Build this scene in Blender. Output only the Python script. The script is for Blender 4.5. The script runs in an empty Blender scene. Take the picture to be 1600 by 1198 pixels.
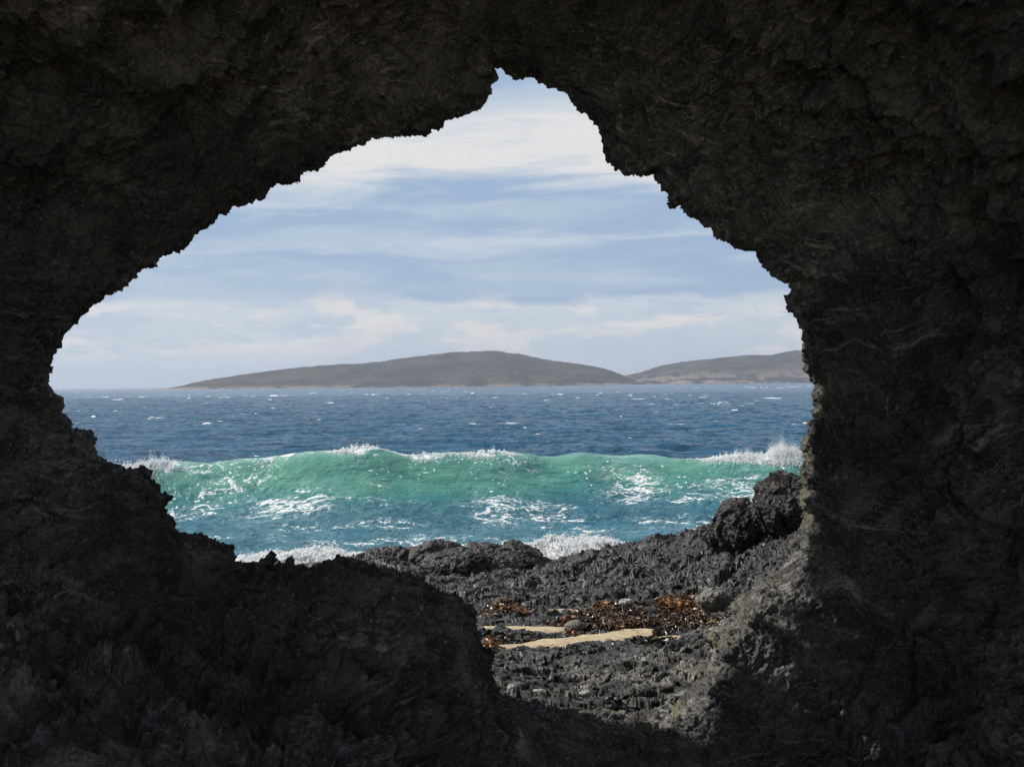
import bpy, math, random
import numpy as np
from mathutils import Matrix, Vector

# ------------------------------------------------------------------ camera, sky, sun, exposure
S = bpy.context.scene
COL = S.collection
F, CX, CY, HY = 2000.0, 800.0, 599.0, 599.5     # focal length and centre in photo pixels
EYE = 5.0                                       # metres above the sea
ROLL = math.radians(0.58)
cam_d = bpy.data.cameras.new('camera'); cam = bpy.data.objects.new('camera', cam_d); COL.objects.link(cam)
cam_d.sensor_width = 36; cam_d.lens = 36 * F / 1600; cam_d.clip_start = 0.05; cam_d.clip_end = 30000
cr, sr = math.cos(ROLL), math.sin(ROLL)
cam.matrix_world = Matrix(((cr, sr, 0, 0), (0, 0, -1, 0), (-sr, cr, 0, EYE), (0, 0, 0, 1)))
S.camera = cam

SUN_AZ, SUN_EL = math.radians(-72.3), math.radians(41)
W = bpy.data.worlds.new('World'); S.world = W; W.use_nodes = True
nt = W.node_tree; nt.nodes.clear()


class NT:
    """small node helper"""
    def __init__(s, tree): s.t = tree
    def n(s, kind, **kw):
        x = s.t.nodes.new(kind)
        for k, v in kw.items(): setattr(x, k, v)
        return x
    def link(s, a, b): s.t.links.new(a, b)
    def put(s, sock, v):
        if hasattr(v, 'links') or isinstance(v, bpy.types.NodeSocket): s.link(v, sock)
        else:
            if isinstance(v, tuple) and len(v) == 3 and sock.type == 'RGBA': v = (*v, 1)
            sock.default_value = v
    def m(s, op, a, b=None, c=None, clamp=False):
        x = s.n('ShaderNodeMath', operation=op, use_clamp=clamp)
        s.put(x.inputs[0], a)
        if b is not None: s.put(x.inputs[1], b)
        if c is not None: s.put(x.inputs[2], c)
        return x.outputs[0]
    def ss(s, v, lo, hi, a=0.0, b=1.0):
        x = s.n('ShaderNodeMapRange', interpolation_type='SMOOTHSTEP')
        s.put(x.inputs[0], v); s.put(x.inputs[1], lo); s.put(x.inputs[2], hi); s.put(x.inputs[3], a); s.put(x.inputs[4], b)
        return x.outputs[0]
    def mix(s, f, a, b):
        x = s.n('ShaderNodeMix', data_type='RGBA')
        s.put(x.inputs[0], f); s.put(x.inputs[6], a); s.put(x.inputs[7], b)
        return x.outputs[2]
    def noise(s, vec, scale, detail=5, rough=.55, dist=0.0):
        x = s.n('ShaderNodeTexNoise')
        s.put(x.inputs['Vector'], vec); s.put(x.inputs['Scale'], scale); s.put(x.inputs['Detail'], detail)
        s.put(x.inputs['Roughness'], rough); s.put(x.inputs['Distortion'], dist)
        return x.outputs[0]
    def comb(s, x, y, z=0.0):
        c = s.n('ShaderNodeCombineXYZ'); s.put(c.inputs[0], x); s.put(c.inputs[1], y); s.put(c.inputs[2], z)
        return c.outputs[0]
    def mapv(s, vec, scale=(1, 1, 1), rot=(0, 0, 0), loc=(0, 0, 0)):
        x = s.n('ShaderNodeMapping'); s.link(vec, x.inputs[0])
        x.inputs['Scale'].default_value = scale; x.inputs['Rotation'].default_value = rot; x.inputs['Location'].default_value = loc
        return x.outputs[0]
    def attr(s, name): return s.n('ShaderNodeAttribute', attribute_name=name).outputs['Fac']


w = NT(nt)
sky = w.n('ShaderNodeTexSky', sky_type='NISHITA', sun_disc=False)
sky.sun_elevation = SUN_EL; sky.sun_rotation = SUN_AZ; sky.air_density = 1.0; sky.dust_density = 1.0
tc = w.n('ShaderNodeTexCoord').outputs['Generated']
sep = w.n('ShaderNodeSeparateXYZ'); w.link(tc, sep.inputs[0])
dx, dy, dz = sep.outputs
az = w.m('ARCTAN2', dx, dy); el = w.m('ARCSINE', dz)
# soft long streaks, fine wisps and puffs, all laid out on the sky's own azimuth and elevation
uvs = w.comb(w.m('MULTIPLY', az, 3.0), w.m('MULTIPLY', el, 22.0))
uvw = w.comb(w.m('MULTIPLY', az, 7.0), w.m('MULTIPLY', w.m('ADD', el, w.m('MULTIPLY', az, -.03)), 45.0), 3.0)
uvp = w.comb(w.m('MULTIPLY', az, 9.0), w.m('MULTIPLY', el, 22.0), 7.0)
n1 = w.noise(uvs, 1.6, 6, .55, .3); n2 = w.noise(uvw, 1.3, 7, .6, .4); n3 = w.noise(uvp, 1.3, 8, .58, .15)
wob = w.m('ADD', w.m('MULTIPLY', w.m('SUBTRACT', n1, .5), .05), w.m('MULTIPLY', w.m('SUBTRACT', n2, .5), .022))
ele = w.m('ADD', el, wob)
eld = w.m('ADD', el, w.m('MULTIPLY', w.m('SUBTRACT', n3, .5), .055))
K = 1 / .1
def c(r, g, b): return (r * K, g * K, b * K)
blue = w.mix(w.ss(n1, .42, .62), c(.325, .46, .65), c(.45, .57, .70))
low = w.mix(w.ss(el, .0, .06), c(.47, .585, .69), c(.60, .67, .74))
n3u = w.noise(w.comb(w.m('MULTIPLY', az, 9.0), w.m('MULTIPLY', w.m('ADD', el, .012), 22.0), 7.0), 1.3, 8, .58, .15)
rimlight = w.ss(w.m('SUBTRACT', n3, n3u), .0, .10)
low = w.mix(w.m('MULTIPLY', w.ss(n3, .52, .60), w.ss(el, .006, .03, 0, .7)), low, c(.74, .73, .72))
low = w.mix(w.m('MULTIPLY', w.ss(n2, .55, .72), .5), low, c(.46, .57, .70))
low = w.mix(w.m('MULTIPLY', rimlight, w.ss(el, .008, .05, .1, .85)), low, c(.80, .77, .74))
low = w.mix(w.m('MULTIPLY', w.ss(n3, .46, .38), w.ss(el, .02, .06, .0, .6)), low, c(.42, .53, .68))
n5 = w.noise(w.comb(w.m('MULTIPLY', az, 11.0), w.m('MULTIPLY', el, 48.0), 2.6), 1.0, 7, .6, .1)
low = w.mix(w.m('MULTIPLY', w.ss(n5, .56, .64), w.ss(w.m('ABSOLUTE', w.m('SUBTRACT', el, .040)), .030, .012, 0, .85)), low, c(.83, .80, .76))
skyc = w.mix(w.ss(eld, .060, .071), low, blue)
# grey-blue wisps above the bank
skyc = w.mix(w.m('MULTIPLY', w.ss(n2, .46, .66), w.m('MULTIPLY', w.ss(el, .07, .10), .75)), skyc, c(.60, .67, .76))
# bright high band
band = w.m('MULTIPLY', w.ss(ele, .146, .166), w.ss(w.m('SUBTRACT', ele, w.m('MULTIPLY', az, .12)), .232, .2))
band = w.m('MULTIPLY', band, w.ss(n2, .30, .55, .45, 1.0))
skyc = w.mix(band, skyc, c(.80, .79, .78))
# broken cloud over the unseen sky overhead and behind, brightened to fill the cave
n4 = w.noise(tc, 2.2, 7, .6, .4)
rest = w.mix(w.ss(n4, .42, .62), sky.outputs[0], c(.80, .82, .86))
fac = w.m('MULTIPLY', w.ss(el, .55, .25, .0, .96), w.ss(dy, -.1, .3, .0, 1.0))
final = w.mix(fac, rest, skyc)
bg = w.n('ShaderNodeBackground'); w.link(final, bg.inputs[0]); bg.inputs[1].default_value = .1
wo = w.n('ShaderNodeOutputWorld'); w.link(bg.outputs[0], wo.inputs[0])

sun_d = bpy.data.lights.new('sun', 'SUN'); sun = bpy.data.objects.new('sun', sun_d); COL.objects.link(sun)
sun_d.energy = 4.8; sun_d.angle = math.radians(.5); sun_d.color = (1, .94, .86)
sv = Vector((math.sin(SUN_AZ) * math.cos(SUN_EL), math.cos(SUN_AZ) * math.cos(SUN_EL), math.sin(SUN_EL)))
sun.rotation_euler = sv.to_track_quat('Z', 'Y').to_euler(); sun.location = sv * 50
S.view_settings.view_transform = 'Standard'; S.view_settings.look = 'None'
S.view_settings.exposure = 0; S.view_settings.gamma = 1

# ------------------------------------------------------------------ numeric helpers
rng = np.random.default_rng(7)
PERM = rng.permutation(256).astype(np.int32); PERM = np.concatenate([PERM, PERM])
G3 = rng.normal(size=(256, 3)).astype(np.float32); G3 /= np.linalg.norm(G3, axis=1, keepdims=True)
R3 = rng.random((256, 3)).astype(np.float32); R1 = rng.random(256).astype(np.float32)


def hash3(i, j, k): return PERM[PERM[PERM[i & 255] + (j & 255)] + (k & 255)]


def _perlin(P):
    P = P.astype(np.float32); fl = np.floor(P); I = fl.astype(np.int32); f = P - fl
    u = f * f * f * (f * (f * 6 - 15) + 10)
    out = np.zeros(len(P), np.float32)
    for a in (0, 1):
        wa = u[:, 0] if a else 1 - u[:, 0]
        for b in (0, 1):
            wb = wa * (u[:, 1] if b else 1 - u[:, 1])
            for c_ in (0, 1):
                g = G3[hash3(I[:, 0] + a, I[:, 1] + b, I[:, 2] + c_)]
                d = g[:, 0] * (f[:, 0] - a) + g[:, 1] * (f[:, 1] - b) + g[:, 2] * (f[:, 2] - c_)
                out += wb * (u[:, 2] if c_ else 1 - u[:, 2]) * d
    return out * 1.5


def chunked(fn, P, n=400000):
    return np.concatenate([fn(P[i:i + n]) for i in range(0, len(P), n)]) if len(P) else np.zeros(0, np.float32)


def perlin(P, s=1.0, seed=0):
    return chunked(_perlin, P * np.float32(s) + np.float32(seed * 17.31))


def fbm(P, s, octv=4, seed=0, gain=.5, ridged=False):
    o = np.zeros(len(P), np.float32); a = 1.0; t = 0
    for i in range(octv):
        n = perlin(P, s * 2.03 ** i, seed + i * 1.7)
        if ridged: n = 1 - 2 * np.abs(n) * 1.6
        o += a * n; t += a; a *= gain
    return o / t


def _facet(P):
    P = P.astype(np.float32); I = np.floor(P).astype(np.int32)
    best = np.full(len(P), 9, np.float32); val = np.zeros(len(P), np.float32)
    for a in (-1, 0, 1):
        for b in (-1, 0, 1):
            for c_ in (-1, 0, 1):
                J = I + np.array([a, b, c_], np.int32)
                h = hash3(J[:, 0], J[:, 1], J[:, 2])
                d = P - J - R3[h]
                q = (d * d).sum(1)
                v = R1[h] - .5 + (d * G3[(h * 7 + 3) & 255]).sum(1) * .9
                k = q < best
                best = np.where(k, q, best); val = np.where(k, v, val)
    return val


def facet(P, s, seed=0): return chunked(_facet, P * np.float32(s) + np.float32(seed * 13.7), 200000)


def sst(x, a, b):
    t = np.clip((x - a) / (b - a), 0, 1); return t * t * (3 - 2 * t)


def ray(px, py):
    """photo pixel -> (x/y, z/y) in the world, the camera looking along +Y"""
    u = (np.asarray(px, float) - CX) / F; v = (CY - np.asarray(py, float)) / F
    return u * cr + v * sr, -u * sr + v * cr


def at(px, py, D):
    a, b = ray(px, py); return np.array([a * D, D, EYE + b * D])


def link(name, me, mat, parent=None, smooth=True, **props):
    o = bpy.data.objects.new(name, me); COL.objects.link(o)
    if mat: me.materials.append(mat)
    if smooth: me.polygons.foreach_set('use_smooth', np.ones(len(me.polygons), bool))
    if parent: o.parent = parent
    for k, v in props.items(): o[k] = v
    return o


def mesh_np(name, V, Q, attrs=None):
    me = bpy.data.meshes.new(name); k = Q.shape[1]
    me.vertices.add(len(V)); me.vertices.foreach_set('co', np.ascontiguousarray(V, np.float32).ravel())
    me.loops.add(Q.size); me.loops.foreach_set('vertex_index', np.ascontiguousarray(Q, np.int32).ravel())
    me.polygons.add(len(Q)); me.polygons.foreach_set('loop_start', np.arange(0, Q.size, k, dtype=np.int32))
    me.polygons.foreach_set('loop_total', np.full(len(Q), k, np.int32))
    for n, a in (attrs or {}).items():
        at_ = me.attributes.new(n, 'FLOAT', 'POINT'); at_.data.foreach_set('value', np.ascontiguousarray(a, np.float32).ravel())
    me.update(calc_edges=True); me.validate()
    return me


def grid_quads(nr, nc, wrap=False):
    i = np.arange(nr - 1)[:, None]; j = np.arange(nc if wrap else nc - 1)[None, :]; j2 = (j + 1) % nc
    return np.stack([i * nc + j, i * nc + j2, (i + 1) * nc + j2, (i + 1) * nc + j], -1).reshape(-1, 4)


def grid_normals(A, wrap=False):
    """A: (rows, cols, 3)"""
    if wrap: du = np.roll(A, -1, 1) - np.roll(A, 1, 1)
    else: du = np.gradient(A, axis=1)
    n = np.cross(du, np.gradient(A, axis=0)); return n / (np.linalg.norm(n, axis=2, keepdims=True) + 1e-9)


# ------------------------------------------------------------------ materials
def material(name):
    m = bpy.data.materials.new(name); m.use_nodes = True
    t = NT(m.node_tree); b = m.node_tree.nodes['Principled BSDF']
    return m, t, b


def bump(t, b, h, strength, dist):
    x = t.n('ShaderNodeBump'); x.inputs['Strength'].default_value = strength; x.inputs['Distance'].default_value = dist
    t.link(h, x.inputs['Height']); t.link(x.outputs[0], b.inputs['Normal'])


def rock_material(name, dark, mid, pale, rough, fine, spec=.35, lichen=None, patches=.6, bstr=.8, wet=1.0):
    m, t, b = material(name)
    P = t.n('ShaderNodeNewGeometry').outputs['Position']
    big = t.noise(P, .9, 6, .6, .6); medn = t.noise(P, 4.5, 7, .65, .8)
    wn = t.n('ShaderNodeTexNoise'); wn.inputs['Scale'].default_value = .8; wn.inputs['Detail'].default_value = 3; t.link(P, wn.inputs['Vector'])
    wp = t.n('ShaderNodeVectorMath', operation='MULTIPLY_ADD'); t.link(wn.outputs['Color'], wp.inputs[0]); wp.inputs[1].default_value = (1.5, 1.5, 1.5); t.link(P, wp.inputs[2])
    st = t.mapv(wp.outputs[0], (1.2, 1.2, 6.0), (.5, -.85, .3)); streak = t.noise(st, 2.2, 7, .62, 1.6)
    grain = t.noise(P, fine, 6, .7)
    col = t.mix(t.ss(medn, .35, .68), dark, mid)
    col = t.mix(t.m('MULTIPLY', t.ss(streak, .52, .72), t.ss(big, .42, .62, .15, patches)), col, pale)
    col = t.mix(t.ss(grain, .55, .72, 0, .8), col, pale)
    col = t.mix(t.ss(grain, .46, .30, 0, .7), col, tuple(x * .35 for x in dark))
    col = t.mix(t.ss(t.noise(P, .55, 4, .6, 1.0), .40, .62, .55, 0), col, tuple(x * .4 for x in dark))
    if lichen:
        lm = t.m('MULTIPLY', t.attr('lichen'), t.m('MULTIPLY', t.ss(medn, .46, .60), t.ss(grain, .35, .6)))
        col = t.mix(lm, col, lichen)
    t.link(col, b.inputs['Base Color']); t.link(t.ss(medn, .40, .60, rough, rough * wet), b.inputs['Roughness'])
    b.inputs['Specular IOR Level'].default_value = spec
    h = t.m('ADD', t.m('MULTIPLY', medn, .5), t.m('ADD', t.m('MULTIPLY', grain, .5), t.m('MULTIPLY', streak, .6)))
    bump(t, b, h, bstr, .05)
    return m


M_CAVE = rock_material('cave_rock', (.074, .074, .072), (.225, .22, .21), (.66, .65, .63), .8, 42, .25, lichen=(.20, .19, .11), patches=.85, bstr=1.0)
M_SHORE = rock_material('shore_rock', (.009, .0085, .008), (.028, .0255, .022), (.20, .185, .16), .55, 30, .5, lichen=(.22, .21, .165), patches=.8, wet=.5)  # lichen colour also carries the near slabs' painted highlights
M_BOULDER = rock_material('boulder_rock', (.016, .0145, .013), (.038, .033, .027), (.11, .10, .08), .6, 26, .45, patches=.5, wet=.6)
M_PALE = rock_material('pale_stone', (.15, .15, .13), (.26, .26, .23), (.45, .44, .40), .7, 30)
M_WHITE = rock_material('white_stone', (.55, .54, .50), (.72, .70, .66), (.8, .8, .78), .6, 30)

# sand
M_SAND, t, b = material('wet_sand')
P = t.n('ShaderNodeNewGeometry').outputs['Position']
g = t.noise(P, 9, 6, .6); g2 = t.noise(P, 160, 3, .6); g3 = t.noise(t.mapv(P, (1, 3.5, 1)), 3.0, 5, .6)
col = t.mix(t.ss(g, .35, .7), (.38, .305, .18), (.54, .44, .27))
col = t.mix(t.ss(g3, .60, .70, 0, .8), col, (.13, .085, .055))
t.link(t.mix(t.ss(g2, .60, .75, 0, .5), col, (.16, .13, .09)), b.inputs['Base Color'])
b.inputs['Roughness'].default_value = .75
bump(t, b, t.m('ADD', g, t.m('MULTIPLY', g2, .15)), .5, .03)

# sea
M_SEA, t, b = material('sea_water')
P = t.n('ShaderNodeNewGeometry').outputs['Position']
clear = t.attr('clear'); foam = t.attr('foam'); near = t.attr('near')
cdis = t.noise(t.mapv(P, (1, 2.6, 1)), .12, 5, .6)
deep = t.mix(t.ss(t.m('ADD', t.m('MULTIPLY', cdis, .5), t.m('MULTIPLY', t.noise(t.mapv(P, (1, .35, 1)), .55, 5, .65, .3), .5)), .38, .62), (.001, .048, .105), (.006, .095, .185))
deep = t.mix(t.m('MULTIPLY', near, .65), deep, (.095, .245, .30))
col = t.mix(t.ss(clear, 0, .65), deep, (.058, .225, .205)); col = t.mix(t.ss(clear, .45, 1.0), col, (.125, .325, .25))  # clear: light coming through the wave, painted into the base colour
fn = t.noise(t.mapv(P, (1, 1.5, 1.5)), 7.0, 7, .75, .5)
fm = t.ss(t.m('ADD', foam, t.m('MULTIPLY', t.m('SUBTRACT', fn, .5), 1.2)), .42, .62)
col = t.mix(t.m('MULTIPLY', t.ss(foam, .02, .5), .30), col, (.42, .58, .58))
col = t.mix(fm, col, (.82, .84, .84))
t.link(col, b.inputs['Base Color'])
t.link(t.mix(fm, (.16, .16, .16), (.8, .8, .8)), b.inputs['Roughness'])
b.inputs['IOR'].default_value = 1.33
b.inputs['Specular IOR Level'].default_value = .26
b1 = t.noise(t.mapv(P, (1, 2.0, 1)), 1.7, 6, .62, .3); b2 = t.noise(t.mapv(P, (1, 1.6, 1)), 7.0, 5, .6, .2)
b0 = t.noise(t.mapv(P, (1, 2.4, 1)), .33, 5, .6, .3)
h = t.m('ADD', t.m('ADD', t.m('MULTIPLY', b1, .30), t.m('MULTIPLY', b2, .05)), t.m('MULTIPLY', b0, .8))
bump(t, b, t.m('MULTIPLY', h, t.m('SUBTRACT', 1.0, t.m('MULTIPLY', clear, .72))), .75, 1.0)

M_FOAM, t, b = material('sea_foam')
P = t.n('ShaderNodeNewGeometry').outputs['Position']
b.inputs['Base Color'].default_value = (.86, .88, .89, 1); b.inputs['Roughness'].default_value = .7
tr = t.n('ShaderNodeBsdfTranslucent'); tr.inputs[0].default_value = (.92, .94, .95, 1)
mx = t.n('ShaderNodeMixShader'); mx.inputs[0].default_value = .5
b.inputs['Base Color'].default_value = (.95, .96, .96, 1); t.link(b.outputs[0], mx.inputs[1]); t.link(tr.outputs[0], mx.inputs[2])
t.link(mx.outputs[0], t.t.nodes['Material Output'].inputs['Surface'])
bump(t, b, t.noise(P, 9, 6, .7), .4, .05)

M_ISLE, t, b = material('island_scrub')
P = t.n('ShaderNodeNewGeometry').outputs['Position']
n_ = t.noise(P, .012, 8, .65, .3); nf = t.noise(t.mapv(P, (1, 1, 2)), .05, 6, .7)
pz = t.n('ShaderNodeSeparateXYZ'); t.link(P, pz.inputs[0])
col = t.mix(t.ss(n_, .4, .62), (.020, .026, .016), (.10, .085, .05))
col = t.mix(t.ss(nf, .5, .62, 0, .6), col, (.03, .033, .02))
rockm = t.m('MULTIPLY', t.ss(pz.outputs[2], t.attr('rocky'), 0.0), t.ss(n_, .44, .54))
t.link(t.mix(rockm, col, (.42, .34, .28)), b.inputs['Base Color'])
b.inputs['Roughness'].default_value = .95; b.inputs['Specular IOR Level'].default_value = .1
bump(t, b, nf, 1.0, 30)


def kelp_material(name, a, bb, cc):
    m, t, b = material(name)
    r = t.attr('tone')
    col = t.mix(t.ss(r, .1, .6), a, bb); col = t.mix(t.ss(r, .72, .95), col, cc)
    t.link(col, b.inputs['Base Color']); b.inputs['Roughness'].default_value = .32
    return m


M_KELP_O = kelp_material('orange_kelp', (.05, .026, .010), (.18, .075, .018), (.42, .20, .05))
M_KELP_B = kelp_material('brown_kelp', (.018, .012, .007), (.070, .038, .014), (.28, .16, .06))
M_KELP_D = kelp_material('dark_kelp', (.010, .009, .006), (.022, .018, .010), (.10, .08, .035))
M_WOOD, t, b = material('bleached_wood')
t.link(t.mix(t.noise(t.n('ShaderNodeTexCoord').outputs['Object'], 60, 4), (.45, .43, .38), (.7, .68, .62)), b.inputs['Base Color'])
b.inputs['Roughness'].default_value = .8

# ------------------------------------------------------------------ the rock arch: traced rim, real depth and thickness
RIM = [(764.5,110),(770.5,101.7),(787,103.4),(794,114),(804,123.4),(814,127.7),(827,120),(843,119.4),(846.5,130.7),(857,136),(869,135),(870.6,141.8),(884,150),(900,164),
(917,180),(933,195),(943,220),(943,230),(950,252),(963,262),(977,272),(1003,275),(1015,269.5),(1023,270),(1025,287),(1033.5,297),(1044,300),(1042,317),(1050,322),(1063.5,320),
(1070,332),(1077,342),(1092,343.5),(1103.6,353.5),(1122,365),(1133.6,377),(1157,390),(1180,392.6),(1188.7,407),(1195.4,410),(1197,418.6),(1212,433.6),(1222,439.6),(1233.7,445),
(1238.8,452),(1235,460),(1231,463.6),(1233,482),(1243.8,497),(1248.8,512),(1255.5,523.7),(1256.5,540),(1253.8,547),(1257,567),(1258,580),(1265,592),(1273,600),(1272,620),(1273.4,640),(1264,658.7),
(1262.8,675),(1255.8,685.5),(1254.7,703),(1257,717),(1257,726.5),(1250.5,737),(1249.5,752),(1253.5,761.5),(1246.5,778),(1247.7,789.5),(1256,799),(1253.5,817.6),(1247.7,827),
(1250,838.6),(1240,848),(1243,859.6),(1238,873.6),(1222,885),(1210,902),(1190,908),(1177.6,913.7),(1168,928),(1163.5,932.4),(1145,942),(1142.5,963),(1126,977),(1112,981.5),(1103,991),
(1111,1009.5),(1105,1033),(1090,1042),(1089,1065.6),(1075,1092),(1050,1106),(1010,1112),(960,1114),(924,1114),(884,1109),(837,1100),(790,1089),(767,1080),(765,1050),(767,1024),(750,1014),
(740,987),(742,960),(730,947),(717,933.5),(684,930),(667,913.7),(660.6,903.7),(624,895),(600,887),(577,882),(560,873),(540,870),(507,873.6),(497,883.6),(483.7,887),
(459.7,883.6),(457,871),(452,867.6),(445,879),(427.6,883.6),(427,873.6),(422,867),(412,879),(400,887),(382,882),(367,880),(363.5,878.6),(362,857),(350,847),(333.5,842),(313.5,835),
(280,832),(272,823.5),(268,807),(258,800),(258.7,787),(265.4,775.5),(252,772),(243.7,755.5),(233.6,743.8),(228.6,733.8),(213.6,730),(200,737),(187,728.8),(173.6,720.4),
(157,718.8),(147,710.4),(138.5,690),(140,675),(133.5,668.7),(120,673.7),(108.5,668.7),(102,648.7),(93,645),(92,633.6),(95,622),(82,618.6),(78.4,600),(71,587),(73.4,570),
(80,557),(88.5,542),(97,528.5),(103.5,515),(117,505),(128.5,490),(145,471.8),(160,466.8),(163.6,460),(182,451.7),(187,451.7),(200,440),(213.6,425),(222,416.7),(242,415),
(252,400),(272,388),(283,385),(300,370),(322,357),(335,350),(343,337),(352,333),(365,320),(381,319),(392,311),(410,305),(420,291),(440,285),(463,285),(467,272),(476,262),(493,260),(510,250),(522,240),(535,232),
(547,233.5),(550,225),(568.5,225),(580,216),(593.5,216),(613.5,219.5),(630,213),(640,212),(643.5,207.5),(665,211),(675,203),(685,203),(693.5,193.5),(695,186),(717,181),
(734,172),(750.5,167.5),(760,157),(760.5,147.5),(765.5,138.5),(762,128.5),(770.5,125),(770,115)]


def build_arch():
    R = np.array(RIM, float); R2 = np.vstack([R, R[:1]])
    seg = np.linalg.norm(np.diff(R2, axis=0), axis=1); s = np.concatenate([[0], np.cumsum(seg)])
    NC = 2700
    q = np.linspace(0, s[-1], NC, endpoint=False)
    px = np.interp(q, s, R2[:, 0]); py = np.interp(q, s, R2[:, 1])

    def smooth(a, sig):
        f = np.fft.fft(a); k = np.fft.fftfreq(len(a)) * 2 * np.pi
        return np.real(np.fft.ifft(f * np.exp(-.5 * (k * sig) ** 2)))
    # distance of the rim: the lower left shelf stands nearer than the right side
    dctl_px = [(770, 105, 8.9), (1020, 270, 9.0), (1240, 450, 9.1), (1265, 640, 9.1), (1250, 850, 9.0), (1110, 1000, 8.9), (1000, 1115, 8.8), (780, 1085, 8.3), (740, 970, 7.9),
               (620, 890, 7.8), (420, 875, 7.9), (260, 790, 7.9), (90, 640, 8.1), (100, 510, 8.2), (300, 370, 8.4), (600, 215, 8.7), (760, 130, 8.9)]
    dd = np.zeros(NC); wsum = np.zeros(NC)
    for a, b_, d in dctl_px:
        w_ = 1 / ((px - a) ** 2 + (py - b_) ** 2 + 900) ** 1.5; dd += w_ * d; wsum += w_
    d = smooth(dd / wsum, 25)
    ax, az_ = ray(px, py)
    X, Z = ax * d, EYE + az_ * d
    C0 = at(690, 560, 8.5); cx0, cz0 = C0[0], C0[2]
    Xs, Zs = smooth(X, 70), smooth(Z, 70); Xm, Zm = smooth(X, 16), smooth(Z, 16)
    # profile from the sea side over the rim into the cave: (widening, depth from the rim)
    prof = np.array([(2.6, 2.0), (1.4, 1.2), (.8, .75), (.45, .5), (.2, .33), (.07, .2), (.012, .08), (0, 0), (.004, -.18), (.02, -.34), (.10, -.47), (.24, -.60), (.42, -.80), (.62, -1.2),
                     (.82, -2.0), (.98, -3.4), (1.15, -5.2), (1.35, -7.0), (1.6, -8.5)])
    pl = np.concatenate([[0], np.cumsum(np.hypot(np.diff(prof[:, 0]) * 2.5, np.diff(prof[:, 1])))])
    lip = pl[7]
    q1 = np.concatenate([np.linspace(0, lip - .35, 70, endpoint=False), np.linspace(lip - .35, lip + 1.0, 170, endpoint=False),
                         np.linspace(lip + 1.0, lip + 2.6, 250, endpoint=False), np.linspace(lip + 2.6, pl[-1], 130)])
    # rounded profile
    qq = np.linspace(0, pl[-1], 3000); tt = np.interp(qq, pl, prof[:, 0]); yy = np.interp(qq, pl, prof[:, 1])
    ker = np.hanning(61); ker /= ker.sum()
    tt = np.convolve(np.pad(tt, 30, 'edge'), ker, 'valid'); yy = np.convolve(np.pad(yy, 30, 'edge'), ker, 'valid')
    tt -= min(tt.min(), 0) * 0
    t_ = np.interp(q1, qq, tt); y_ = np.interp(q1, qq, yy)
    k0 = np.argmin(t_); t_ -= t_[k0]; y_ -= y_[k0]
    T = t_[:, None]; Y = y_[:, None]
    g1 = sst(T, 0, .10); g2 = sst(T, .05, .5)
    BX = X * (1 - g1) + Xm * g1; BZ = Z * (1 - g1) + Zm * g1
    BX = BX * (1 - g2) + Xs * g2; BZ = BZ * (1 - g2) + Zs * g2
    dirx = BX - cx0; dirz = BZ - cz0
    down = np.clip(-dirz / (np.hypot(dirx, dirz) + 1e-6), 0, 1)
    te = T * (1 - .35 * down)
    A = np.stack([cx0 + dirx * (1 + te), np.broadcast_to(d, BX.shape) + Y * (1 + 0 * BX), cz0 + dirz * (1 + te)], -1)
    nr = A.shape[0]
    N = grid_normals(A, True)
    # orient to the air side
    mid = (A[nr // 2 + 60] - np.array([cx0, 6, cz0])); 
    if (N[nr // 2 + 60] * mid).sum() > 0: N = -N; flip = True
    else: flip = False
    for _ in range(8):
        N = (N + np.roll(N, 1, 1) + np.roll(N, -1, 1)); N[1:-1] += (N[2:] + N[:-2]) * .7
        N /= np.linalg.norm(N, axis=2, keepdims=True) + 1e-9
    Pf = A.reshape(-1, 3).astype(np.float32); Nf = N.reshape(-1, 3).astype(np.float32)
    tl = np.broadcast_to(T, BX.shape).reshape(-1); inner = sst(tl, .02, .35); seaward = np.broadcast_to(q1[:, None] < lip, BX.shape).reshape(-1)
    # domain warp makes the foliation swirl
    warp = np.stack([fbm(Pf, .5, 3, 3), fbm(Pf, .5, 3, 5), fbm(Pf, .5, 3, 9)], 1)
    Q = Pf + warp * .55
    a_, b2 = math.radians(38), math.radians(25)
    rot = np.array([[math.cos(a_), 0, math.sin(a_)], [0, 1, 0], [-math.sin(a_), 0, math.cos(a_)]], np.float32)
    L = (Q @ rot.T) * np.array([1.0, 1.3, 4.2], np.float32)
    inner = sst(tl, .05, .5)
    disp = (fbm(Pf, .45, 3, 11) * .50 - .10) * inner
    disp += fbm(Q, 1.3, 3, 21, ridged=True) * .20 * (.06 + .92 * inner)
    disp += facet(Q, 2.2, 2) * .09 * (.10 + .90 * inner)
    disp += fbm(L, .9, 5, 31, .58, True) * .13 * (.12 + .88 * inner)
    disp += facet(L, 2.6, 4) * .04 * (.18 + .82 * inner)
    disp += facet(Pf, 4.5, 14) * .045 * inner
    disp += facet(Pf, 11, 6) * .026
    disp += facet(Pf, 24, 8) * .017
    disp += facet(Pf, 55, 12) * .007
    disp += fbm(Pf, 30, 3, 41, .6) * .012
    D2 = disp.reshape(nr, NC); off = D2[k0 - 25:k0 + 25].mean(0); off = smooth(off, 60) + .014
    disp = (D2 - off[None] * (1 - .8 * sst(T, .1, .6))).ravel()
    V = Pf + Nf * disp[:, None]
    # a broken lip: slivers of rock pushed in and out of the rim
    lichen = sst(tl, .07, .0) * np.where(Pf[:, 0] > .2, 1.0, .12) * sst(-(Pf[:, 2] - 6.6), 0, 1.5)
    Qd = grid_quads(nr, NC, True)
    if flip: Qd = Qd[:, ::-1]
    me = mesh_np('rock_arch', V, Qd, {'lichen': lichen})
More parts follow.
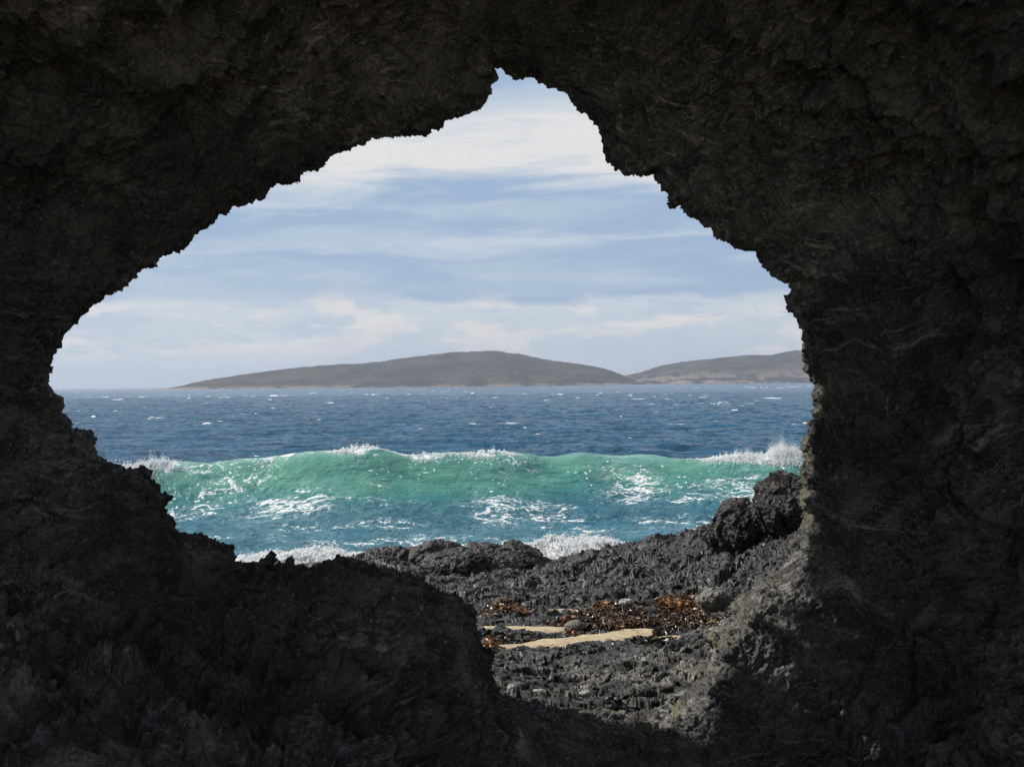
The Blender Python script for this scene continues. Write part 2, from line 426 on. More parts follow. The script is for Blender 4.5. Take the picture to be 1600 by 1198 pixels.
    return link('rock_arch', me, M_CAVE, label='dark craggy sea cave wall with a jagged opening framing the sea', category='rock arch')


build_arch()

# ------------------------------------------------------------------ shore platform
CTL = [(770,1120,9.6),(900,1125,9.6),(1060,1120,9.4),(770,1050,11.6),(900,1052,11.6),(1000,1045,11.4),(1090,1055,10.2),
(760,1025,13.4),(900,1020,13.6),(1000,1010,13.8),(1080,1015,12.8),(800,985,16.8),(870,992,16.3),(1000,988,15.6),
(880,965,18.0),(960,975,17.0),(1060,950,17.0),(1110,962,14.5),(760,958,19),(800,935,21.5),(850,925,22.5),(950,930,21),(1050,918,20),(1130,925,17),
(700,945,19),(700,918,24),(620,905,26),(590,872,29),(640,868,30),(700,900,27),(770,900,27),(850,893,29),(885,893,30.5),(930,884,30),(965,868,29.5),(1000,855,29),
(1060,845,27),(1100,838,25),(1150,850,22),(1200,850,20),(1250,852,17),(1150,888,19),(1200,885,16),(1245,880,13),(500,890,29),(400,893,29),(300,893,29),
(1350,800,18),(1450,800,22),(1300,1000,10),(500,960,18),(300,960,18),(500,1050,11),(200,1050,11)]
_p = np.array([at(*q) for q in CTL])
_extra = np.array([[-9, 34.5, -.9], [-5, 34.5, -.8], [-2, 34.5, -.8], [.5, 34.5, -.8], [3, 34.5, -.7], [6, 34.5, -.5], [10, 33, -.2], [-14, 32, -.6], [-5, 38, -2.2], [3, 38, -2.2], [11, 38, -2.2], [-13, 38, -2.2]])
_p = np.vstack([_p, _extra])


def _k(a, b): return np.sqrt((a[:, None, 0] - b[None, :, 0]) ** 2 + ((a[:, None, 1] - b[None, :, 1]) * .8) ** 2 + .3)


_n = len(_p); _A = np.zeros((_n + 3, _n + 3)); _A[:_n, :_n] = _k(_p, _p) - np.eye(_n) * .25
_A[:_n, _n] = 1; _A[:_n, _n + 1:] = _p[:, :2]; _A[_n:, :_n] = _A[:_n, _n:].T
_w = np.linalg.solve(_A, np.concatenate([_p[:, 2], [0, 0, 0]]))


def base_z(x, y):
    q = np.stack([x, y], 1); out = np.zeros(len(x))
    for i in range(0, len(x), 100000):
        s_ = q[i:i + 100000]; out[i:i + 100000] = _k(s_, _p) @ _w[:_n] + _w[_n] + s_ @ _w[_n + 1:]
    return out


def sand_z(x, y): return 2.02 - .085 * (y - 14.2) + .02 * np.sin(x * 1.3 + y)


def ground_pt(px, py):
    """where a photo pixel of the shore meets the sand level"""
    a, b_ = ray(px, py); D = 15.0
    for _ in range(20): D = (sand_z(a * D, D) - EYE) / b_
    return np.array([a * D, D])


STRIPS = [((762, 1021), (880, 1012), .22), ((860, 1012), (1002, 992), .34), ((772, 985), (868, 989), .24), ((1066, 1004), (1106, 1003), .30), ((868, 958), (884, 957), .12)]


def sand_mask(x, y):
    m = np.full(len(x), 9.0)
    for p0, p1, r in STRIPS:
        a, b_ = ground_pt(*p0), ground_pt(*p1); ab = b_ - a
        tq = np.clip(((x - a[0]) * ab[0] + (y - a[1]) * ab[1]) / (ab @ ab), 0, 1)
        m = np.minimum(m, np.hypot(x - a[0] - tq * ab[0], y - a[1] - tq * ab[1]) / r)
    return m + fbm(np.stack([x * .7, y * 1.3, x * 0], 1).astype(np.float32), 2.4, 4, 61) * .8


def terrain_z(x, y):
    z = base_z(x, y)
    P = np.stack([x, y, np.zeros_like(x)], 1).astype(np.float32)
    wv = np.stack([fbm(P, .35, 3, 51), fbm(P, .35, 3, 53), np.zeros(len(x), np.float32)], 1)
    Q = P + wv * .8
    a_ = math.radians(14)
    rot = np.array([[math.cos(a_), math.sin(a_), 0], [-math.sin(a_), math.cos(a_), 0], [0, 0, 1]], np.float32)
    L = (Q @ rot.T) * np.array([1, 2.6, 1], np.float32)
    far = sst(y, 12, 20)
    n = fbm(Q, .55, 3, 55, ridged=True) * .12
    n += facet(Q, .8, 5) * .11 * (.4 + .6 * far)
    n += fbm(L, 1.3, 4, 57, .5, True) * .075
    n += facet(L, 2.4, 7) * .035
    n += facet(P, 5.5, 9) * .022 * (.5 + .5 * far)
    n += facet(P, 13, 9) * .010
    n += fbm(P, 22, 2, 59) * .008
    # the sand pockets
    m = sand_mask(x, y)
    near_sand = sst(np.abs(y - 15.5), 3.5, 1.5) * sst(np.abs(x - 1.1), 3.2, 2.2)
    sz = sand_z(x, y)
    bumpy = z + n + .10 * (np.abs(((x * .35 + y * .8 + wv[:, 0] * 1.2) * 1.1) % 1 - .5) - .25) * sst(y, 13.6, 12.2)
    flat = sz + .025 + n * .32
    bumpy = bumpy * (1 - near_sand) + np.maximum(flat, sz + .015 + n * .1) * near_sand
    inside = sst(m, 1.25, .8)
    return bumpy * (1 - inside) + (sz - .08 + n * .12) * inside


def build_terrain():
    Y = 9.25 * np.exp(np.linspace(0, math.log(38.0 / 9.25), 930))
    u = np.concatenate([np.linspace(-.62, -.16, 160, endpoint=False), np.linspace(-.16, .25, 800, endpoint=False), np.linspace(.25, .62, 110)])
    YY, UU = np.meshgrid(Y, u, indexing='ij'); XX = UU * YY
    z = terrain_z(XX.ravel(), YY.ravel())
    P = np.stack([XX.ravel(), YY.ravel(), z], 1)
    Pf = (P * np.array([1, 1, 2.5])).astype(np.float32); amp = (.5 + .5 * sst(P[:, 1], 11, 20))[:, None]
    P = P + np.stack([facet(Pf, 4.5, 21), facet(Pf, 4.5, 23), facet(Pf, 5, 25) * .8], 1) * .055 * amp + np.stack([facet(Pf, 11, 27), facet(Pf, 11, 28), facet(Pf, 12, 29)], 1) * .022 * amp
    lich_highlight = sst(P[:, 1], 13.4, 11.4) * (.5 + .5 * sst(P[:, 0], -.4, 1.6))  # lichen, raised to paint in pale highlights on the near slabs
    me = mesh_np('rocky_shore', P, grid_quads(len(Y), len(u)), {'lichen': lich_highlight})
    link('rocky_shore', me, M_SHORE, kind='structure')
    x = np.linspace(-3, 5, 160); y = np.linspace(12.2, 19.5, 160)
    XX, YY = np.meshgrid(x, y); P = np.stack([XX.ravel(), YY.ravel()], 1)
    zz = sand_z(P[:, 0], P[:, 1]) + fbm(np.c_[P, np.zeros(len(P))].astype(np.float32), 1.2, 4, 71) * .03 + .06 * sst(sand_mask(P[:, 0], P[:, 1]), 1.4, .6)
    link('sand', mesh_np('sand', np.c_[P, zz], grid_quads(160, 160)), M_SAND, kind='structure')


build_terrain()
# added sand sheet, unseen behind the viewer, bouncing sunlight onto the cave ceiling
x = np.linspace(-45, 45, 120); y = np.linspace(-60, .5, 90); XX, YY = np.meshgrid(x, y); P = np.stack([XX.ravel(), YY.ravel()], 1)
zz = 1.15 + fbm(np.c_[P, np.zeros(len(P))].astype(np.float32), .15, 4, 77) * .25
link('bounce_sand', mesh_np('bounce_sand', np.c_[P, zz], grid_quads(90, 120)), M_SAND, kind='structure')

# ------------------------------------------------------------------ boulders and small finds
def boulder(name, c_, r, seed, n=110, mat=M_BOULDER, rough=1.0, label='', category='boulder', group=None, tilt=0.0, **kw):
    faces, V = [], []
    lin = np.tan(np.linspace(-1, 1, n) * math.pi / 4)
    g0, g1 = np.meshgrid(lin, lin, indexing='ij'); o = np.ones_like(g0)
    for i, F_ in enumerate(((g0, g1, o), (g1, g0, -o), (o, g0, g1), (-o, g1, g0), (g1, o, g0), (g0, -o, g1))):
        faces.append(grid_quads(n, n) + i * n * n); V.append(np.stack([f.ravel() for f in F_], 1))
    V = np.vstack(V); V /= np.linalg.norm(V, axis=1, keepdims=True)
    key = np.round(V * 1e5).astype(np.int64); _, idx, inv = np.unique(key, axis=0, return_index=True, return_inverse=True)
    inv = inv.ravel(); V = V[idx]; Q = inv[np.vstack(faces)][:, ::-1]
    r = np.array(r); P = (V * r).astype(np.float32) + seed * 3.1; m = float(r.mean())
    d = facet(P, .9 / m, seed) * .30 * m * rough + fbm(P, 1.0 / m, 3, seed, ridged=True) * .12 * m * rough
    d += facet(P, 2.8 / m, seed + 1) * .12 * m * rough + facet(P, 8 / m, seed + 2) * .035 * m * rough + fbm(P, 10 / m, 3, seed + 3) * .03 * m
    if m > .25: d += facet(P, 14, seed + 5) * .022
    P = V * r + V * d[:, None]
    ca, sa = math.cos(tilt), math.sin(tilt)
    P = np.stack([P[:, 0] * ca + P[:, 2] * sa, P[:, 1], -P[:, 0] * sa + P[:, 2] * ca], 1)
    me = mesh_np(name, P, Q, {'lichen': np.zeros(len(P))})
    props = dict(label=label, category=category, **kw)
    if group: props['group'] = group
    ob = link(name, me, mat, **props); ob.location = Vector(c_); return ob


def put(px, py, D): return at(px, py, D)


G = 'boulders on the rock shelf'
boulder('boulder', put(1226, 790, 19.5), (.42, .60, .44), 3, 150, rough=.75, label='tall craggy boulder against the right edge of the opening', group=G)
boulder('boulder', put(1164, 823, 19.8), (.43, .55, .40), 5, 150, rough=.75, label='blocky dark boulder left of the tall one at the right edge', group=G)
boulder('boulder', put(1110, 836, 21.5), (.20, .35, .16), 8, 90, label='low small rock at the foot of the blocky right hand boulder', group=G)
boulder('boulder', put(768, 886, 27.5), (1.45, 1.0, .46), 11, 150, rough=.5, label='long low dark mound of rock below the breaking white surf', group=G, tilt=.05)
boulder('boulder', put(688, 874, 28.5), (.66, .7, .36), 14, 120, rough=.6, label='rounded hump of rock left of the long low mound', group=G)
boulder('boulder', put(612, 877, 29.0), (.75, .6, .25), 17, 110, label='flat knobbly rock beside the cave shelf, left of the humps', group=G)
boulder('boulder', put(735, 884, 26.4), (.34, .34, .26), 19, 80, label='small round knob of rock in front of the long mound', group=G)
boulder('boulder', put(940, 905, 24.5), (.75, .6, .34), 23, 120, label='broad dark hump of rock in the middle of the shelf', group=G)
pt = ground_pt(1100, 968)
boulder('pale_rock', (pt[0] - .02, pt[1] - 1.0, 2.22), (.21, .2, .14), 29, 60, M_PALE, .8, label='pale striped rock beside the orange kelp at the right rim', category='rock')
pt = ground_pt(898, 990)
boulder('stone', (pt[0], pt[1], sand_z(pt[0], pt[1]) + .09), (.13, .10, .08), 31, 40, M_PALE, .5, label='smooth grey stone lying between kelp and the sand strip', category='stone')


def on_ground(px, py, D0=10.0, D1=30.0):
    a, b_ = ray(px, py); D = np.linspace(D0, D1, 900)
    z = terrain_z(a * D, D); zz = np.maximum(z, np.where((D > 12.2) & (D < 19.5), sand_z(a * D, D), -9))
    k = np.argmax(zz > EYE + b_ * D); return np.array([a * D[k], D[k], zz[k]])


for i, (px, py, r, lb) in enumerate(((846, 1094, (.075, .05, .026), 'largest flat white stone at the foot of the dark rock'),
                                     (873, 1097, (.035, .03, .02), 'narrow white stone right of the largest white one'),
                                     (800, 1085, (.03, .03, .02), 'tiny white stone nearest the dark shelf corner'),
                                     (915, 1094, (.04, .03, .018), 'white chip farthest right among the white stones'),
                                     (978, 949, (.08, .06, .04), 'small white stone in brown kelp, well behind the sand'))):
    g_ = on_ground(px, py)
    boulder('white_stone', (g_[0], g_[1], g_[2] + r[2] * .8 + .03), tuple(v * 1.25 for v in r), 40 + i, 24, M_WHITE, .5, label=lb, category='stone', group='white stones scattered on the rocks')

# bleached stick
g_ = on_ground(1103, 921)
me = bpy.data.meshes.new('driftwood_stick'); vs, fs = [], []
for k in range(7):
    f = k / 6; r_ = .014 * (1 - .55 * f); cxk = -.10 + .20 * f; czk = .12 - .13 * f + .018 * math.sin(f * 5)
    for j in range(8):
        a = j * math.pi / 4; vs.append((cxk, r_ * math.cos(a) + .01 * math.sin(f * 7), czk + r_ * math.sin(a)))
for k in range(6):
    for j in range(8): fs.append((k * 8 + j, k * 8 + (j + 1) % 8, k * 8 + 8 + (j + 1) % 8, k * 8 + 8 + j))
fs += [tuple(range(7, -1, -1)), tuple(range(48, 56))]
me.from_pydata(vs, [], fs)
ob = link('driftwood_stick', me, M_WOOD, label='thin bleached stick lying on dark rock near the right rim', category='stick'); ob.location = Vector(g_)


def kelp(px0, px1, py0, py1, n, mat, label, seed, size=1.0):
    """a heap of curled blades scattered over the ground between these photo pixels"""
    r = np.random.default_rng(seed)
    c0 = on_ground((px0 + px1) / 2, (py0 + py1) / 2, 12, 24); ca = on_ground(px0, (py0 + py1) / 2, 12, 24); cb = on_ground(px1, (py0 + py1) / 2, 12, 24)
    hw = abs(cb[0] - ca[0]) / 2; y0, y1 = on_ground((px0 + px1) / 2, py1, 12, 24)[1], on_ground((px0 + px1) / 2, py0, 12, 24)[1]
    if y1 < y0: y0, y1 = y1, y0
    y1 = min(y1, y0 + 2.2)
    th = r.random(n) * 2 * math.pi; rad = r.random(n) ** .65 * 1.15 * (1 + .25 * np.sin(3 * th + seed))
    X = (ca[0] + cb[0]) / 2 + np.cos(th) * rad * hw; Y = (y0 + y1) / 2 + np.sin(th) * rad * (y1 - y0) / 2
    P_ = np.stack([X, Y, X * 0], 1).astype(np.float32)
    keep = perlin(P_, 2.2, seed) > -.22; X, Y, rad = X[keep], Y[keep], rad[keep]; n = len(X)
    Z = np.maximum(terrain_z(X, Y), sand_z(X, Y)) + .005
    hp = .035 * size * np.clip(1 - rad, 0, 1) * r.random(n)
    ang = r.normal(.2, 1.1, n); ln = r.uniform(.05, .26, n) * size; wd = r.uniform(.006, .022, n) * size; tone = r.random(n)
    K_ = 6; V = np.zeros((n, K_, 2, 3)); curl = r.normal(0, 1.2, n); lift = r.uniform(.01, .05, n) * size; tw = r.uniform(-1.3, 1.3, n); ph = r.uniform(0, 6, n)
    for k in range(K_):
        f = k / (K_ - 1) - .5; a = ang + curl * f
        x = X + np.cos(a) * ln * f; y = Y + np.sin(a) * ln * f; z = Z + hp + lift * (np.sin(f * 7 + ph) * .5 + .6)
        wk = wd * (1 - (2 * abs(f)) ** 2 * .75)
        ox, oy, oz = -np.sin(a) * np.cos(tw + f) * wk, np.cos(a) * np.cos(tw + f) * wk, np.sin(tw + f) * wk
        V[:, k, 0] = np.stack([x + ox, y + oy, z + oz], 1); V[:, k, 1] = np.stack([x - ox, y - oy, z - oz], 1)
    b0 = np.arange(n)[:, None] * K_ * 2 + np.arange(K_ - 1)[None] * 2
    Q = np.stack([b0, b0 + 1, b0 + 3, b0 + 2], -1).reshape(-1, 4)
    me = mesh_np('seaweed', V.reshape(-1, 3), Q, {'tone': np.repeat(tone, K_ * 2)})
    link('seaweed', me, mat, kind='stuff', label=label, category='seaweed')


kelp(1030, 1104, 934, 956, 2600, M_KELP_O, 'bright orange kelp heap below the right rim of the opening', 1)
kelp(925, 965, 945, 962, 900, M_KELP_O, 'small reddish kelp patch high in the brown heap', 2)
kelp(878, 900, 966, 990, 700, M_KELP_O, 'orange brown kelp tuft at the left end of the brown heap', 12)
kelp(768, 820, 948, 964, 600, M_KELP_O, 'small golden kelp patch on the rocks left of the sand', 3)
kelp(880, 1020, 936, 988, 6500, M_KELP_B, 'broad brown kelp heap behind the sand strip', 4)
kelp(985, 1105, 952, 978, 2600, M_KELP_B, 'brown kelp spread under the bright orange heap', 5)
kelp(1075, 1112, 972, 992, 1300, M_KELP_B, 'brown kelp at the foot of the pale striped rock', 6)
kelp(758, 870, 996, 1006, 2600, M_KELP_D, 'dark kelp line between the two strips of sand', 7)
kelp(985, 1060, 988, 1010, 2800, M_KELP_D, 'dark kelp heap at the right end of the sand strip', 8)
kelp(1030, 1100, 976, 992, 1600, M_KELP_D, 'dark kelp band below the brown spread', 9)
kelp(752, 778, 1004, 1018, 700, M_KELP_O, 'ochre kelp in the corner beside the dark shelf', 10)

kelp(790, 990, 986, 1020, 420, M_KELP_D, 'thin dark weed scraps strewn over the sand strips', 14, .7)

# ------------------------------------------------------------------ sea and breaking wave
WPX = [-600, 60, 200, 270, 330, 400, 470, 530, 580, 640, 700, 770, 840, 900, 1000, 1100, 1180, 1230, 1270, 1500, 2200]
WPY = [760, 742, 730, 728, 727, 716, 708, 703, 703, 712, 707, 704, 716, 711, 709, 718, 717, 712, 714, 722, 740]


def wave(X, Y):
    """(height, position along the wave profile, crest height) of the breaking wave"""
    u = X / np.maximum(Y, 1)
    Dc = 50 + 1.2 * np.sin(X * .10 + .6) + .45 * np.sin(X * .37)
    pxx = CX + X / Dc * F
    h = EYE - (np.interp(pxx, WPX, WPY) - HY - (CX - pxx) * .01) / F * Dc
    h = h + .05 * np.sin(X * .9) + .03 * np.sin(X * 2.3 + 1)
    q = Y - Dc
    steep = 1.65 + .5 * np.sin(X * .16 + 1.2) + .15 * np.sin(X * .55)
    prof = np.where(q < 0, 1 / (1 + (np.abs(q) / steep) ** 2.3), 1 / (1 + (q / 4.2) ** 2))
    trough = -.35 * np.exp(-((q + 5.5) / 2.4) ** 2)
    return h * prof + trough, q, h


def sea_patch(Y, U, name, **props):
    YY, UU = np.meshgrid(Y, U, indexing='ij'); X = (UU * YY).ravel(); Yf = YY.ravel()
    P = np.stack([X, Yf, X * 0], 1).astype(np.float32)
    hz, q, h = wave(X, Yf)
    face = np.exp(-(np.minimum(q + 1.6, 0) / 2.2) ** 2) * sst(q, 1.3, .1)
    z = hz.copy()
    step = .0035 * Yf * (1 + 2.5 * sst(Yf, 500, 900))          # what the grid can carry at this distance
    for lam, amp, ys, sd in ((26, .34, 2.2, 1), (9, .22, 1.9, 2), (3.6, .15, 1.8, 3), (1.5, .075, 1.6, 4), (.6, .024, 1.5, 5), (.26, .011, 1.4, 6)):
        k = sst(np.full_like(Yf, lam), step * .6, step * 2.0)
        if lam > 5: k = k * (sst(np.abs(q), 4, 14))
        if k.max() <= 0: continue
        Pw = P * np.array([1, ys, 1], np.float32)
        n = perlin(Pw, 1 / lam, sd) + .5 * (1 - 2 * np.abs(perlin(Pw, 1.3 / lam, sd + 20)) * 1.6 - .3)
        z += n * amp * k * (1 - .6 * face)
    # ribs drawn up the face of the wave
    ribs = fbm(np.stack([X * .55 + q * .9, q * .25 - X * .05 + z * 1.2, X * 0], 1).astype(np.float32), 1.1, 3, 81, .5)
    z += ribs * .10 * face
    # foam: lace on the slack water, threads on the face, white caps far out, the torn crest
    Pz = np.stack([X, Yf * 1.0, z * 1.5], 1).astype(np.float32)
    lace = 1 - np.abs(fbm(Pz * np.array([.55, 1.25, 1], np.float32) + fbm(P, .4, 2, 83)[:, None] * .8, .9, 5, 85, .68)) * 14
    lace2 = 1 - np.abs(fbm(Pz * np.array([.7, 2.3, 1], np.float32) + 31, 1.7, 4, 86, .6)) * 10
    lace = np.maximum(lace, lace2 * .55)
    patch = fbm(P * np.array([.5, 1.5, 1], np.float32), .42, 3, 87)
    foam = np.clip(lace, 0, 1) * sst(patch, -.10, .26) * sst(Yf, 53, 49) * .9
    def blob(px, py, rx, ry, D=None):
        a, b_ = ray(px, py); D = D or EYE / -b_
        return np.exp(-(((X - a * D) / (rx * D / F)) ** 2 + ((Yf - D) / (ry * D * D / F / EYE)) ** 2))
    bl = blob(655, 838, 75, 13) + blob(925, 830, 55, 8) + blob(790, 812, 80, 7) + blob(1180, 800, 50, 6) + blob(990, 800, 60, 6) + blob(450, 815, 90, 5) + .8 * blob(820, 846, 120, 6) + .8 * blob(500, 846, 120, 5) + blob(1080, 835, 60, 5)
    foam = np.maximum(foam, np.clip(bl, 0, 1) * np.clip(lace * .9 + .22, 0, 1))
    pxx = CX + X / Yf * F
    thr = fbm(np.stack([X * .45 + q * .3, q * 1.5 + X * .40 + z * .6, X * 0], 1).astype(np.float32), 1.5, 5, 89, .62)
    threads = np.clip(1 - np.abs(thr) * 14, 0, 1) * sst(perlin(P, .3, 90), -.20, .30)
    streak = sum(np.exp(-((pxx - a) / 75) ** 2) for a in (520, 800, 960, 1150)) 
    foam = np.maximum(foam, threads * face * (.25 + .5 * np.clip(streak, 0, 1)) * sst(q, -.4, -1.4) * 1.0)
    speck = np.clip((perlin(Pz, 7.0, 92) - .44) * 6, 0, 1) * sst(perlin(P, .5, 93), .0, .3)
    foam = np.maximum(foam, speck * face * .9)
    crest = np.exp(-((q + .2) / .45) ** 2) * (sum(wt * np.exp(-((pxx - a) / s_) ** 2) for a, s_, wt in ((235, 45, 1.3), (440, 60, .55), (560, 32, 1.0), (660, 30, .7), (765, 40, .9), (1000, 100, .3), (1200, 60, 1.3))) + .15)
    foam = np.maximum(foam, np.clip(crest, 0, 1) * np.clip(fbm(P, 2.5, 3, 94) * 1.6 + .75, 0, 1))
    capn = perlin(P * np.array([.55, 1.0, 1], np.float32), 1 / 2.4, 95) + .6 * perlin(P * np.array([.6, 1, 1], np.float32), 1 / 1.1, 96)
    caps = sst(capn + .25 * perlin(P, 1 / 40., 101), .82, .90) * sst(Yf, 60, 100) * .85
    capn2 = perlin(P * np.array([.5, .16, 1], np.float32), 1 / 3.0, 97) + .5 * perlin(P * np.array([.8, .2, 1], np.float32), 1 / 12, 98)
    caps = np.maximum(caps, sst(capn2 + .4 * perlin(P * np.array([1, .3, 1], np.float32), 1 / 160., 102), .70, .78) * sst(Yf, 180, 400))
    foam = np.maximum(foam, caps)
    shade = fbm(np.stack([X * .30 + q * .35, q * .5 - X * .10, X * 0], 1).astype(np.float32), .8, 4, 99, .55)
    clear = np.clip(face * sst(z, -.35, 1.7), 0, 1) * (.80 + .20 * sst(ribs, -.3, .3)) * (.72 + .28 * sst(shade, -.25, .2))  # mask for painted through-light, stronger up the wave face
    near = sst(Yf, 55, 44)
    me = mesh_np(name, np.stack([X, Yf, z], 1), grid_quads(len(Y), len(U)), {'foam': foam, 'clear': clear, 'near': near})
    return link(name, me, M_SEA, **props)


U = np.concatenate([np.linspace(-.75, -.44, 90, endpoint=False), np.linspace(-.44, .30, 1150, endpoint=False), np.linspace(.30, .62, 90)])
Yn = np.linspace(31, 43.5, 190)
Yw = np.concatenate([np.linspace(43.5, 47, 110, endpoint=False), np.linspace(47, 51.2, 270, endpoint=False), np.linspace(51.2, 57, 70)])
Yf_ = np.concatenate([57 * np.exp(np.linspace(0, math.log(600 / 57.0), 760, endpoint=False)), 600 * np.exp(np.linspace(0, math.log(7500 / 600.0), 200))])
sea_patch(Yn, U, 'sea', kind='structure')
sea_patch(Yf_, U, 'sea', kind='structure')
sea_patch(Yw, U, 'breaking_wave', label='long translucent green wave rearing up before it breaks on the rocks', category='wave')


def drops(P, r):
    """many small octahedral drops in one mesh"""
    o = np.array([[1, 0, 0], [-1, 0, 0], [0, 1, 0], [0, -1, 0], [0, 0, 1], [0, 0, -1]], float)
    T = np.array([[0, 2, 4], [2, 1, 4], [1, 3, 4], [3, 0, 4], [2, 0, 5], [1, 2, 5], [3, 1, 5], [0, 3, 5]])
    s_ = rng.uniform(.6, 1.5, (len(P), 1, 3))
    V = P[:, None] + o[None] * s_ * r[:, None, None]
    Q = T[None] + (np.arange(len(P)) * 6)[:, None, None]
    return V.reshape(-1, 3), Q.reshape(-1, 3)


def plume(spots, label, seed):
    """torn white water thrown up from the crest: spots = (px, spread px, height px, count)"""
    r = np.random.default_rng(seed); Ps, rs = [], []
    for px, sp, hp, n in spots:
        n = int(n * 2.4)
        x = (r.normal(px, sp, n) - CX) / F * 49.8
        Dc = 50 + 1.2 * np.sin(x * .10 + .6) + .45 * np.sin(x * .37)
        y = Dc + r.normal(.1, .35, n)
        z, q, h = wave(x, y)
        col = np.exp(-((x - (px - CX) / F * 49.8) / (sp / F * 50)) ** 2 * .5) * (.55 + .45 * np.sin(x * 9 + seed) * np.sin(x * 23))
        up = r.exponential(.30, n) * hp / F * 50 * np.clip(col, .1, 1)
        Ps.append(np.stack([x, y, z - .03 + up], 1)); rs.append(r.uniform(.008, .034, n) * np.exp(-up * 3.0) + .004)
    V, Q = drops(np.vstack(Ps), np.concatenate(rs))
    link('sea_spray', mesh_np('sea_spray', V, Q), M_FOAM, kind='stuff', label=label, category='spray')


plume([(240, 24, 17, 9000), (180, 25, 30, 500), (212, 26, 12, 3500)], 'white spray blown off the left end of the green crest', 5)
plume([(1226, 12, 46, 7000), (1180, 24, 16, 5000), (1248, 14, 26, 4500), (1150, 20, 8, 1500)], 'white spray bursting above the wave beside the right rim', 6)
plume([(560, 22, 9, 2200), (660, 18, 5, 900), (765, 24, 7, 1900), (440, 40, 4, 700)], 'thin white froth along the middle of the green crest', 8)


def surf(x0, x1, yc, hmax, label, seed, peaks):
    """the tumbling white front against the rocks"""
    nx, ny = int((x1 - x0) / .022), 110
    x = np.linspace(x0, x1, nx); v = np.linspace(-1, 1, ny); XX, VV = np.meshgrid(x, v)
    X = XX.ravel(); vv = VV.ravel(); Y = yc + vv * 2.0 + .3 * np.sin(X * .8)
    P = np.stack([X, Y, X * 0], 1).astype(np.float32)
    env = sum(a * np.exp(-((X - c0) / s_) ** 2) for c0, s_, a in peaks)
    z = env * hmax * (1 - vv ** 2) * (1 + .5 * perlin(P, 1.1, seed))
    lump = 1 - np.abs(fbm(P, 2.2, 4, seed + 1, .65)) * 3.2
    z = z * (.75 + .55 * lump) + .05 * lump - .12 * vv ** 4 - .02
    P3 = np.stack([X, Y, z], 1).astype(np.float32)
    d = fbm(P3, 6, 3, seed + 2, .6) * .09
    P3[:, 2] += d; P3[:, 1] += fbm(P3, 5, 2, seed + 4) * .12 + facet(P3, 3.5, seed + 5) * .12; P3[:, 0] += fbm(P3, 5, 2, seed + 8) * .10 + facet(P3, 3.5, seed + 6) * .10; P3[:, 2] += facet(P3, 4.5, seed + 9) * .09 * np.clip(z * 3, 0, 1)
    r = np.random.default_rng(seed)
    n = 34000; i = r.integers(0, len(X), n); k = r.random(n) < np.clip(env[i] * (1 - vv[i] ** 2), 0.02, 1); i = i[k]
    fing = np.clip(perlin(P[i] * np.array([1.6, .8, 1], np.float32), 1.0, seed + 7) * 2.4 + .45, .03, 1.3)
    up = r.exponential(.07, len(i)) * hmax * 1.3 * env[i] * fing * 2
    Dp = P3[i] + np.stack([r.normal(0, .05, len(i)) + up * r.normal(.25, .35, len(i)), r.normal(0, .05, len(i)), up], 1)
    V2, Q2 = drops(Dp, r.uniform(.006, .030, len(i)) * np.exp(-up * 5) + .003)
    Qa = grid_quads(ny, nx); tri = np.vstack([Qa[:, [0, 1, 2]], Qa[:, [0, 2, 3]]])
    link('surf', mesh_np('surf', np.vstack([P3, V2]), np.vstack([tri, Q2 + len(P3)])), M_FOAM, kind='stuff', label=label, category='surf')


surf(-9.5, -2.2, 35.4, .22, 'low white surf washing in behind the two small rock spikes', 5, ((-7.2, 1.6, .75), (-5.2, 1.2, .9), (-3.6, .9, .45)))
surf(-2.4, 5.0, 35.2, .44, 'tumbling white surf breaking in the gap between the dark rocks', 9, ((-1.3, .5, .30), (-.3, .7, .55), (.9, 1.0, .85), (2.2, .9, .8), (3.5, 1.1, .6)))

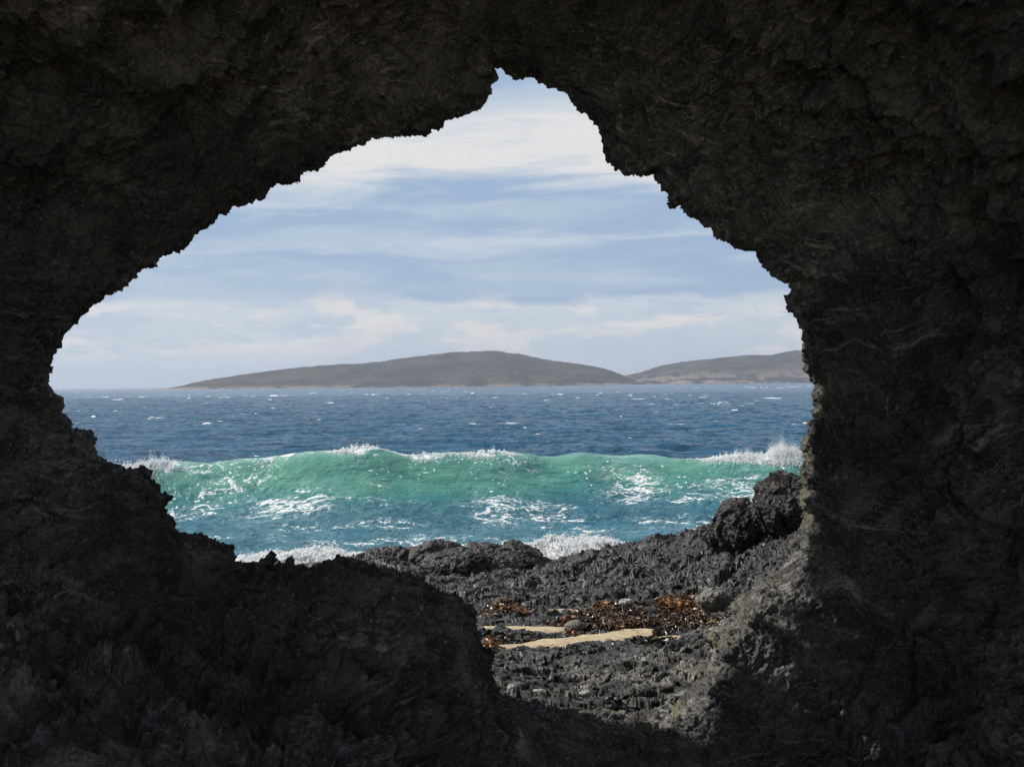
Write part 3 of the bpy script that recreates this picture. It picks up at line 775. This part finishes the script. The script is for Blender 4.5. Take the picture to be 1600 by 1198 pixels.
# ------------------------------------------------------------------ islands
def island(pts, D, depth, seed, rocky):
    p = np.array(pts, float)
    px = np.linspace(p[0, 0], p[-1, 0], 620)
    hor = HY - (px - CX) * math.tan(ROLL)
    top = np.interp(px, p[:, 0], p[:, 1]); ker = np.hanning(25); ker /= ker.sum()
    top = np.convolve(np.pad(top, 12, 'edge'), ker, 'valid')
    H = (hor - top) / F * D + EYE
    v = np.linspace(-1, 1, 120); PX, VV = np.meshgrid(px, v); HH = np.broadcast_to(H, PX.shape)
    X = ((PX - CX) / F * D).ravel(); Y = (D + VV * depth).ravel()
    sh = np.clip(1 - np.abs(VV) ** 1.7, 0, 1).ravel()
    P = np.stack([X, Y, X * 0], 1).astype(np.float32)
    h = HH.ravel() * sh
    n = fbm(P, 1 / 140., 4, seed, .55) * 13 * np.clip(h / 25, 0, 1) * np.abs(VV).ravel() ** .5 + fbm(P, 1 / 45., 5, seed + 3, .6, True) * 3.2 + fbm(P, 1 / 8., 2, seed + 5) * 1.0
    z = h + n * np.clip(h / 8 + .15, 0, 1) - 3 * (sh < .02)
    me = mesh_np('island', np.stack([X, Y, z], 1), grid_quads(120, 620), {'rocky': np.full(len(X), rocky)})
    link('island', me, M_ISLE, kind='structure')


island([(290, 612), (308, 604), (325, 598.5), (348, 593), (380, 586), (470, 575.5), (520, 571), (560, 570), (610, 564), (650, 559), (700, 552.5), (745, 550), (775, 550), (810, 554), (850, 562), (900, 570), (940, 576), (958, 582), (972, 588), (992, 600)], 3000, 330, 3, 7.0)
island([(940, 603), (966, 591), (990, 585), (1010, 580), (1030, 573), (1060, 568), (1100, 563), (1140, 559), (1165, 556), (1205, 557), (1215, 554), (1238, 549), (1262, 550), (1330, 545), (1450, 552), (1600, 575), (1720, 597)], 3500, 420, 9, 42.0)

# ------------------------------------------------------------------ sea air
me = bpy.data.meshes.new('haze')
x0, x1, y0, y1, z0, z1 = -6200, 6200, -40, 7900, -6, 160
me.from_pydata([(x0, y0, z0), (x1, y0, z0), (x1, y1, z0), (x0, y1, z0), (x0, y0, z1), (x1, y0, z1), (x1, y1, z1), (x0, y1, z1)], [],
               [(0, 3, 2, 1), (4, 5, 6, 7), (0, 1, 5, 4), (1, 2, 6, 5), (2, 3, 7, 6), (3, 0, 4, 7)])
mh = bpy.data.materials.new('haze'); mh.use_nodes = True; t = NT(mh.node_tree); t.t.nodes.clear()
pv = t.n('ShaderNodeVolumePrincipled'); pv.inputs['Color'].default_value = (.76, .84, 1, 1); pv.inputs['Density'].default_value = .00014
pv.inputs['Anisotropy'].default_value = .2
t.link(pv.outputs[0], t.n('ShaderNodeOutputMaterial').inputs['Volume'])
link('haze', me, mh, smooth=False, kind='stuff')
